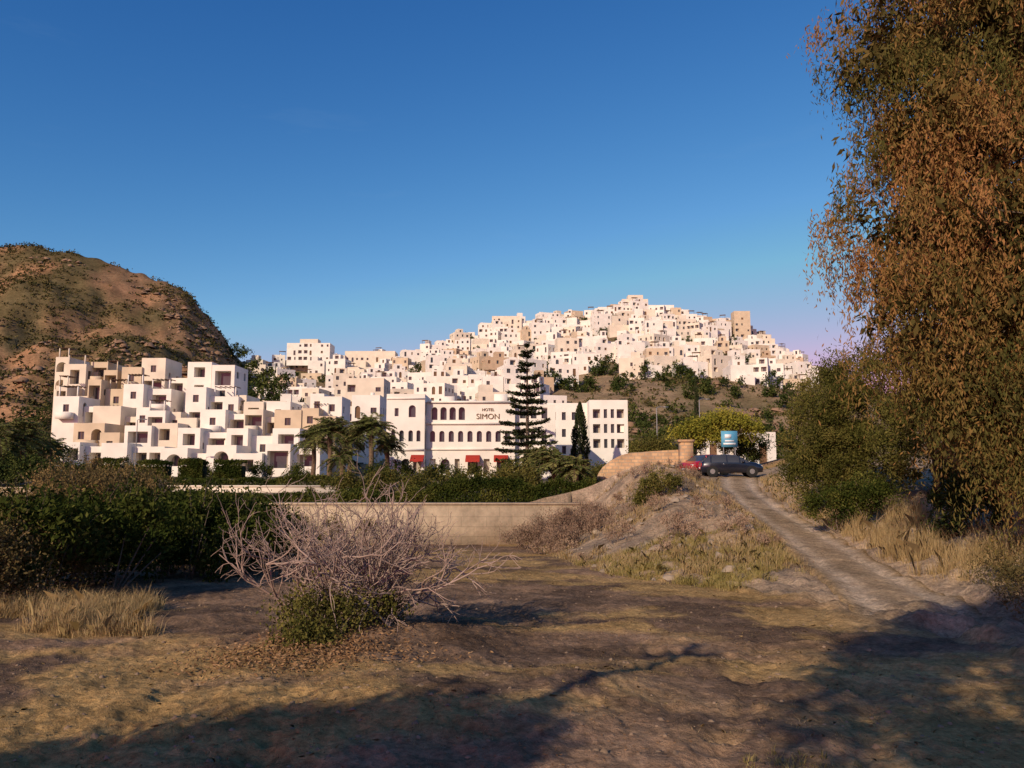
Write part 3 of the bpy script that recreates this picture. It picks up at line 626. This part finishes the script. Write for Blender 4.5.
for p,q,Dd,s in [(607,366,236,3.2),(596,366,238,2.4),(640,373,228,3.),(640,362,236,2.),(553,378,215,3.),(590,384,214,2.4),(622,384,214,2.8),(680,382,220,2.),(700,384,220,2.),(722,384,222,2.4),(742,383,222,2.),(236,348,290,3),(245,352,290,2.4),(255,372,190,3),(268,380,190,2.8),(282,384,185,3),(243,384,180,3),(262,392,170,3),(660,380,224,2.2),(570,384,214,2.2)]:
    lob.append((Xp(p,Dd,q),Dd,Zp(q+2,Dd),s,s*.8,s))
clumpleaves(mb,lob,66000,.7,.36,0,1700,.5,shell=.5,zmin=-.9); mb.obj('distant_trees',[L_dark])
mb=MB()
xs=np.concatenate([rng.uniform(-320,-30,24000),rng.uniform(0,90,3000)]); ys=np.concatenate([rng.uniform(125,330,24000),rng.uniform(118,225,3000)])
u=512+766*xs/ys; keep=(u>-60)&((u<245)|(u>545))&(rng.random(len(xs))<np.clip(.45+fbm(xs*.04,ys*.04,33,4)*3,.10,1)); xs=xs[keep];ys=ys[keep]
zs=height(xs,ys); n=len(xs); per=10; s=rng.uniform(.3,1.35,n)
C=np.repeat(np.stack([xs,ys,zs+s*.3],1),per,0)+rng.normal(size=(n*per,3))*np.repeat(s,per)[:,None]*[.55,.55,.35]
leaves(mb,C,rng.normal(size=(n*per,3)),.75*np.repeat(s,per)**.5,.5,0,np.repeat(rng.random(n),per)*.6+rng.random(n*per)*.4); mb.obj('hillside_scrub',[L_scrub])
def rocks(name,xs,ys,s,mat,sub):
    n=len(xs); zs=height(xs,ys)+sub*s
    base=np.array([[1,0,0],[.4,.9,.1],[-.6,.8,0],[-1,-.1,.1],[-.5,-.9,0],[.6,-.8,.1],[.5,.1,.7],[-.4,.2,.8],[.1,-.4,.65],[0,0,-.7]])
    V=(np.stack([xs,ys,zs],1)[:,None]+(base[None]+rng.normal(size=(n,10,3))*.16)*s[:,None,None]*np.array([1,1,.9])).reshape(-1,3)
    f=np.array([[0,1,6],[1,7,6],[1,2,7],[2,3,7],[3,4,8],[3,8,7],[4,5,8],[5,0,6],[5,6,8],[6,7,8]])
    mb=MB(); mb.add(V,(np.arange(n)[:,None,None]*10+f[None]).reshape(-1,3),0); mb.obj(name,[mat])
xs=np.concatenate([rng.uniform(-300,-40,7000),rng.uniform(10,85,500)]); ys=np.concatenate([rng.uniform(135,290,7000),rng.uniform(125,215,500)]); u=512+766*xs/ys
kp=(u>-40)&((u<238)|(u>550))&(fbm(xs*.045,ys*.045,71,4)>.04); xs=xs[kp];ys=ys[kp]
rocks('hillside_rocks',xs,ys,.5+1.6*rng.random(len(xs))**2.5,simple('hill_rock',(.30,.185,.11),.95,.35,.3),-.15)
mb=MB(); lob=[]
for i in range(75):
    px=R.uniform(-60,250); Dd=R.uniform(88,165); x=Xp(px,Dd); 
    if 50<px<345 and Dd<125: continue
    s=R.uniform(1.2,2.6); lob.append((x,Dd,H1(x,Dd)+s,s*1.2,s,s*1.2))
clumpleaves(mb,lob,46000,.35,.2,0,600,.5,zmin=-.9); mb.obj('dark_tree_belt',[L_dark])
# ---------------------------------------------------------------- left undergrowth
lob=[]
for i in range(78):
    px=R.uniform(-140,285); Dd=R.uniform(17.0,31) if px<120 else R.uniform(22,34); x=Xp(px,Dd,540)
    s=R.uniform(.45,1.4); lob.append((x,Dd,H1(x,Dd)+s*.8,s*R.uniform(.8,1.4),s*1.1,s*R.uniform(.8,1.3)))
bush('green_undergrowth',lob,115000,.14,.065,L_hedge,850,.2,spr=6,tb=-.08,up=.5)
lob=[(Xp(p,Dd,510),Dd,H1(Xp(p,Dd),Dd)+s*.9,s*1.1,s,s) for p,Dd,s in ((60,34,2.0),(95,36,2.2),(130,37,2.0),(160,36,1.4),(20,36,1.6),(200,38,1.1),(300,46,.9),(330,45,.8),(240,40,1.0),(270,44,1.0),(370,47,.7),(80,30,1.8),(110,31,1.6))]
bush('brown_bush',lob,64000,.12,.05,L_brown,300,.22,spr=9,up=.6)
lob=[(Xp(p,Dd,570),Dd,H1(Xp(p,Dd),Dd)+.6*q,.8*q,.7*q,.8*q) for p,Dd,q in ((-20,15.5,1.2),(18,16.6,1.2),(55,18.4,1.0),(5,18,1.4),(-60,15,1.1),(38,20,1.6),(90,21,1.1))]
bush('yellow_green_bush',lob,34000,.08,.04,L_brown,140,.18,spr=12,tb=.05,up=.6)
mb=MB()
n=800; dd=rng.uniform(12.4,17,n); xx=(rng.uniform(0,165,n)-512)/777*dd; kp=fbm(xx*1.2,dd*1.2,201,3)>-.01
grass(mb,xx[kp],dd[kp],.46,56,.14,0,.0045,1.0)
n=520; dd=rng.uniform(20,36,n); xx=road_x(dd)+1.6+rng.random(n)**1.3*3; kp=fbm(xx*.9,dd*.9,203,3)>-.06; grass(mb,xx[kp],dd[kp],.85,46,.2,0,.007,.8)
n=160; dd=rng.uniform(15,22,n); xx=road_x(dd)+1.9+rng.random(n)*2.4; kp=fbm(xx*.9,dd*.9,205,3)>-.02; grass(mb,xx[kp],dd[kp],.55,40,.18,0,.006,.8)
n=220; dd=rng.uniform(34,52,n); xx=road_x(dd)+1.5+rng.random(n)*1.4; grass(mb,xx,dd,.45,20,.18,0,.014,.7)
mb.obj('dry_grass',[L_gold])
mb=MB()
n=1300; dd=rng.uniform(18.3,30,n); ft=np.interp(dd,FY,FX); xx=ft+rng.random(n)*(road_x(dd)-1.5-ft); kp=fbm(xx*.8,dd*.8,207,3)>-.05; grass(mb,xx[kp],dd[kp],.30,42,.17,0,.0055,1.0)
mb.obj('green_grass',[L_grass])
mb=MB()
n=1500; dd=rng.uniform(22,50,n); ft=np.interp(dd,FY,FX); xx=ft+rng.random(n)*(road_x(dd)-1.4-ft)
kp=fbm(xx*.5,dd*.3,101,3)>-.02; grass(mb,xx[kp],dd[kp],.38,26,.2,0,.009,.9)
mb.obj('mound_dry_grass',[L_gold])
mb=MB(); n=24000; d=4+36*rng.random(n)**1.2; xx=(rng.random(n)*1.3-.68)*d; kp=(fbm(xx*.22,d*.35,41,5)>.0)&(xx<5.5); grass(mb,xx[kp],d[kp],.05,8,.09,0,.003,2.0,tb=-.12); mb.obj('field_stubble',[L_gold])
lob=[]
for px,Dd,s in ((522,44,.9),(540,43,1.0),(556,42,1.1),(572,41,1.1),(588,42,1.0),(600,39,.7),(566,37,.7),(545,38,.6)):
    x=Xp(px,Dd,545); lob.append((x,Dd,H1(x,Dd)+s*.45,s*1.2,s,s*.75))
mb=MB(); clumpleaves(mb,lob,24000,.16,.03,0,160,.2,up=.9,tb=-.15); 
lob=[]
for i in range(50):
    Dd=R.uniform(26,49); ft=float(np.interp(Dd,FY,FX)); x=ft+R.random()*(float(road_x(Dd))-1.8-ft); s=R.uniform(.2,.6); lob.append((x,Dd,H1(x,Dd)+s*.3,s*1.2,s,s*.7))
clumpleaves(mb,lob,20000,.14,.025,0,220,.12,up=.9); mb.obj('dry_shrubs',[L_dry])
x=Xp(660,40); bush('green_bush',[(x,40,H1(x,40)+.4,1.0,.8,.55),(x-.8,40.4,H1(x-.8,40.4)+.3,.6,.6,.4)],6000,.13,.05,L_tam,40,.16,up=.6)
n=260; yy=rng.uniform(22,49,n); ft=np.interp(yy,FY,FX); xx=ft+rng.random(n)*(road_x(yy)-1.6-ft); rocks('mound_rocks',xx,yy,.05+.22*rng.random(n)**3,simple('mound_rock',(.36,.28,.2),.95,.3,2),0)
# ---------------------------------------------------------------- bare shrub
def bare():
    mb=MB(); bx,by=-2.3,12.0; zb=H1(bx,by)
    def br(p,d,L,r,lv):
        K=6; P=[p]; dd=d.copy()
        for i in range(K-1):
            dd=unit(dd+rng.normal(size=3)*.17+np.array([0,0,.05 if lv<2 else .02])); P.append(P[-1]+dd*L/(K-1))
        tube(mb,P,np.maximum(np.linspace(r,r*.5,K),.0042),1,5 if lv<2 else 3)
        if lv<3:
            for j in range([5,4,3][lv]):
                k=rng.integers(1,K); e=unit(dd+rng.normal(size=3)*.5); br(P[k],e,L*rng.uniform(.4,.68),r*.6,lv+1)
    for i in range(46):
        a=rng.random()*6.283; e=rng.uniform(.3,1.5); d=np.array([math.cos(a)*math.cos(e)-.10,math.sin(a)*math.cos(e),math.sin(e)])
        br(np.array([bx,by,zb])+rng.normal(size=3)*[.35,.3,.02],d,rng.uniform(.85,1.45),.024,0)
    mb.obj('bare_fig_shrub',[M_twig,M_twig])
bare()
bush('climbing_plant',[(-2.8,10.9,H1(-2.75,10.9)+.12,.4,.35,.35),(-2.35,11,H1(-2.3,11)+.15,.35,.35,.3),(-1.8,11.5,H1(-1.75,11.4)+.12,.22,.3,.22),(-2.7,10.5,H1(-2.5,10.5),.4,.3,.15)],6000,.05,.032,L_tam,120,.12,spr=7,up=.5)
mb=MB(); n=3500; xx=-2.6+rng.normal(size=n)*.7; yy=10.1+rng.normal(size=n)*.5; zz=height(xx,yy)+rng.random(n)**2*.08
leaves(mb,np.stack([xx,yy,zz],1),rng.normal(size=(n,3))*[1,1,.4],.06,.022,0,rng.random(n))
n=7000; xx=rng.normal(size=n)*3.6; yy=rng.uniform(5,16,n); zz=height(xx,yy)+.008; kp=fbm(xx*.5,yy*.5,131,3)>.02
leaves(mb,np.stack([xx,yy,zz],1)[kp],(rng.normal(size=(n,3))*[1,1,.25])[kp],.035,.009,0,rng.random(kp.sum())*.7); mb.obj('leaf_litter',[L_dead])
n=5000; d=4.2+30*rng.random(n)**1.5; xx=(rng.random(n)*1.35-.68)*d; rocks('field_stones',xx,d,.006+.034*rng.random(n)**6,simple('field_stone',(.27,.185,.12),.95,.35,2),-.2)
mb=MB(); lob=[]
for i in range(30):
    y=R.uniform(9,19); x=float(road_x(y))+R.uniform(2.0,6); lob.append((x,y,H1(x,y)+.2,.6,.5,.4))
clumpleaves(mb,lob,30000,.09,.025,0,220,.16,up=.6); mb.obj('dry_brush',[L_brown])
mb=MB(); n=70; xx=rng.normal(size=n)*.2+2.05; yy=rng.normal(size=n)*.2+5.9; grass(mb,xx,yy,.08,20,.06,0,.003,1.0); mb.obj('weeds',[L_grass])
# ---------------------------------------------------------------- cars
def paint(name,c): 
    m,nt,b=newmat(name); b.inputs['Base Color'].default_value=c+(1,); b.inputs['Roughness'].default_value=.3; b.inputs['Coat Weight'].default_value=.8; b.inputs['Metallic'].default_value=.2
    n=nt.nodes.new('ShaderNodeTexNoise'); n.inputs['Scale'].default_value=3; mr=nt.nodes.new('ShaderNodeMapRange'); mr.inputs['To Min'].default_value=.2; mr.inputs['To Max'].default_value=.45
    nt.links.new(n.outputs['Fac'],mr.inputs[0]); nt.links.new(mr.outputs[0],b.inputs['Roughness']); return m
M_tyre=simple('tyre_rubber',(.02,.02,.02),.9,.2,5); M_rim=simple('alloy_rim',(.5,.5,.5),.35,.1,5,metal=.9); M_lamp=simple('car_lamp',(.6,.58,.55),.2,.1,5); M_tail=simple('tail_lamp',(.35,.01,.01),.3,.1,5)
M_plate=simple('number_plate',(.7,.7,.68),.5,.05,2)
def car(x,y,ang,c):
    mb=MB(); 
    S=[(-2.08,.42,.70,.74,.66,.55),(-2.02,.28,.86,.92,.78,.62),(-1.85,.24,.93,1.05,.84,.66),(-1.40,.22,.95,1.36,.86,.58),(-.9,.22,.94,1.44,.87,.60),(-.3,.22,.93,1.47,.87,.61),(.3,.22,.92,1.42,.87,.60),(.62,.22,.91,1.28,.87,.60),(1.12,.22,.90,.98,.86,.68),(1.6,.23,.82,.90,.84,.66),(1.95,.26,.70,.77,.78,.60),(2.08,.38,.58,.62,.64,.52)]
    V=[];n=10
    for (sx,si,be,ro,w,wr) in S:
        mid=(si+be)/2
        h=[(w*.92,si),(w*1.02,mid),(w,be),(wr+(w-wr)*.12,ro-.04*(ro-be)),(wr*.75,ro)]
        V+= [[sx,yy,z] for yy,z in h]+[[sx,-yy,z] for yy,z in h[::-1]]
    Fc=[];m=[]
    for i in range(len(S)-1):
        for j in range(n):
            k=(j+1)%n; Fc.append([i*n+j,(i+1)*n+j,(i+1)*n+k,i*n+k])
            g=0
            if j in (2,6) and 2<=i<=7: g=1
            if j in (3,4,5) and i in (2,7,6): g=1
            if j==9: g=2
            m.append(g)
    mb.add(V,Fc,np.array(m)); mb.add(V[:n],list(range(n)),0); mb.add(V[-n:],list(range(n))[::-1],0)
    for sx in (-1.42,-.35,.5):
        for sy in (1,-1): tube(mb,[[sx,sy*.885,.93],[sx+.02,sy*.645,1.40 if sx<.3 else 1.36]],[.035,.035],0,6)
    for wx in (-1.32,1.3):
        for sy in (1,-1):
            def cyl(r,y0,y1,mm,sd=20,r2=None):
                a=np.arange(sd)*2*math.pi/sd; r2=r2 or r
                A=np.stack([wx+np.cos(a)*r,0*a+sy*y0,.32+np.sin(a)*r],1);B=np.stack([wx+np.cos(a)*r2,0*a+sy*y1,.32+np.sin(a)*r2],1)
                i=np.arange(sd); mb.add(np.concatenate([A,B]),np.stack([i,(i+1)%sd,(i+1)%sd+sd,i+sd],1),mm); mb.add(B,i,mm)
            cyl(.385,.60,.885,2); cyl(.32,.65,.90,2,20,.30); cyl(.2,.86,.915,3,14,.17)
    for sy in (1,-1):
        mb.box((1.9,sy*.62-.13),(1,0),(0,1),.22,.26,.60,.74,4); mb.box((-2.0,sy*.66-.12),(1,0),(0,1),.14,.24,.66,.88,5)
        mb.box((.72,sy*.95-.08),(1,0),(0,1),.14,.16,.93,1.05,0)
        mb.box((-.55,sy*.882-.01),(1,0),(0,1),.16,.02,.80,.83,3)
    mb.box((2.07,-.3),(1,0),(0,1),.05,.6,.36,.47,6); mb.box((-2.07,-.28),(1,0),(0,1),.05,.56,.50,.61,6); mb.box((2.05,-.55),(1,0),(0,1),.05,1.1,.28,.34,2)
    o=mb.obj('parked_car',[c,M_glass,M_tyre,M_rim,M_lamp,M_tail,M_plate]); o.location=(x,y,H1(x,y)+.03); o.rotation_euler=(0,0,ang); return o
car(Xp(729,53.5),53.5,math.radians(-6),paint('dark_blue_paint',(.010,.013,.025))); car(Xp(703,56.8),56.8,math.radians(215),paint('red_paint',(.45,.012,.02)))
M_blue=simple('blue_sign_paint',(.10,.33,.50),.5,.08,2); M_signw=simple('sign_white',(.75,.78,.8),.5,.05,2)
mb=MB(); D=60; x=Xp(729,D); z0,z1=Zp(447,D),Zp(431,D)
for s in (-.45,.45): tube(mb,[[x+s,D+.06,H1(x,D)-.2],[x+s,D+.06,z1-.1]],[.04,.04],1,8)
mb.box((x,D-.02),(1,0),(0,1),1.25,.05,z0,z1,0); mb.box((x,D-.045),(1,0),(0,1),.95,.022,z0+.18,z0+.32,2); mb.box((x,D-.045),(1,0),(0,1),.7,.022,z0+.42,z0+.52,2); mb.box((x-.1,D-.045),(1,0),(0,1),.5,.022,z0+.68,z0+.98,2)
mb.obj('blue_information_sign',[M_blue,M_metal,M_signw])
def lamp(px,D,pt):
    mb=MB(); x=Xp(px,D); zb=H1(x,D)-.2; zt=Zp(pt,D); tube(mb,[[x,D,zb],[x,D,zt]],[.07,.045],0,8); tube(mb,[[x,D,zt],[x+.3,D,zt+.12],[x+.7,D,zt+.1]],[.04,.03,.03],0,6)
    mb.box((x+.85,D-.12),(1,0),(0,1),.5,.24,zt+.03,zt+.13,0); mb.obj('street_lamp',[M_metal])
lamp(657,72,408); lamp(137,92,420); lamp(305,88,432); lamp(700,80,400)
# ---------------------------------------------------------------- camera, light, sky
cam=bpy.data.cameras.new('camera'); cam.sensor_width=36; cam.lens=F/1024*36; cam.clip_end=8000; cam.clip_start=.05
co=bpy.data.objects.new('camera',cam); co.location=(0,0,CZ); co.rotation_euler=(math.pi/2+PITCH,0,0); bpy.context.collection.objects.link(co); bpy.context.scene.camera=co
EL=math.radians(24); az=math.atan2(.52,.86); d=Vector((math.sin(az)*math.cos(EL),math.cos(az)*math.cos(EL),-math.sin(EL)))
sun=bpy.data.lights.new('sun','SUN'); sun.energy=4.5; sun.angle=math.radians(.5); sun.color=(1,.82,.605)
so=bpy.data.objects.new('sun',sun); so.rotation_euler=d.to_track_quat('-Z','Y').to_euler(); so.location=(-20,-30,30); bpy.context.collection.objects.link(so)
w=bpy.data.worlds.new('World'); bpy.context.scene.world=w; w.use_nodes=True; nt=w.node_tree; bg=nt.nodes['Background']
sk=nt.nodes.new('ShaderNodeTexSky'); sk.sky_type='NISHITA'; sk.sun_disc=False; sk.sun_elevation=EL; sk.sun_rotation=math.atan2(-d.x,-d.y); sk.air_density=1.0; sk.dust_density=.3; sk.ozone_density=3; sk.altitude=100
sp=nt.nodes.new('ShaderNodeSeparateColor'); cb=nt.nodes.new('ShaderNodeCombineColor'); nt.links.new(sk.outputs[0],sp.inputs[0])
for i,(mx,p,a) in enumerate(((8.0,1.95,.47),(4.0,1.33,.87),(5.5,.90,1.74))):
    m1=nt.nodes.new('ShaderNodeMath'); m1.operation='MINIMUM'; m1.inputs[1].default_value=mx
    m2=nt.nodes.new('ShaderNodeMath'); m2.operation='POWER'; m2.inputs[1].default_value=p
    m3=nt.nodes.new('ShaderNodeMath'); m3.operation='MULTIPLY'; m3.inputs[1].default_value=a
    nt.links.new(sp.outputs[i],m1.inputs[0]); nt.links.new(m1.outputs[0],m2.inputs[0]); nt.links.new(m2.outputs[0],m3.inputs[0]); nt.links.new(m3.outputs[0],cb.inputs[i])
tc=nt.nodes.new('ShaderNodeTexCoord'); mp=nt.nodes.new('ShaderNodeMapping'); mp.inputs['Scale'].default_value=(2.2,2.2,13); mp.inputs['Rotation'].default_value=(0,math.radians(-14),0)
nz=nt.nodes.new('ShaderNodeTexNoise'); nz.inputs['Scale'].default_value=1.4; nz.inputs['Detail'].default_value=7; nz.inputs['Roughness'].default_value=.62
nt.links.new(tc.outputs['Generated'],mp.inputs[0]); nt.links.new(mp.outputs[0],nz.inputs['Vector'])
mr=nt.nodes.new('ShaderNodeMapRange'); mr.inputs['From Min'].default_value=.58; mr.inputs['From Max'].default_value=.85; mr.inputs['To Max'].default_value=.08; nt.links.new(nz.outputs['Fac'],mr.inputs[0])
mx=nt.nodes.new('ShaderNodeMix'); mx.data_type='RGBA'; nt.links.new(mr.outputs[0],mx.inputs[0]); nt.links.new(cb.outputs[0],mx.inputs[6]); mx.inputs[7].default_value=(4.6,6.2,7.8,1)
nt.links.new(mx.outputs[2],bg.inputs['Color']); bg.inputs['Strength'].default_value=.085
sc=bpy.context.scene; sc.view_settings.view_transform='Standard'; sc.view_settings.look='None'; sc.view_settings.exposure=0
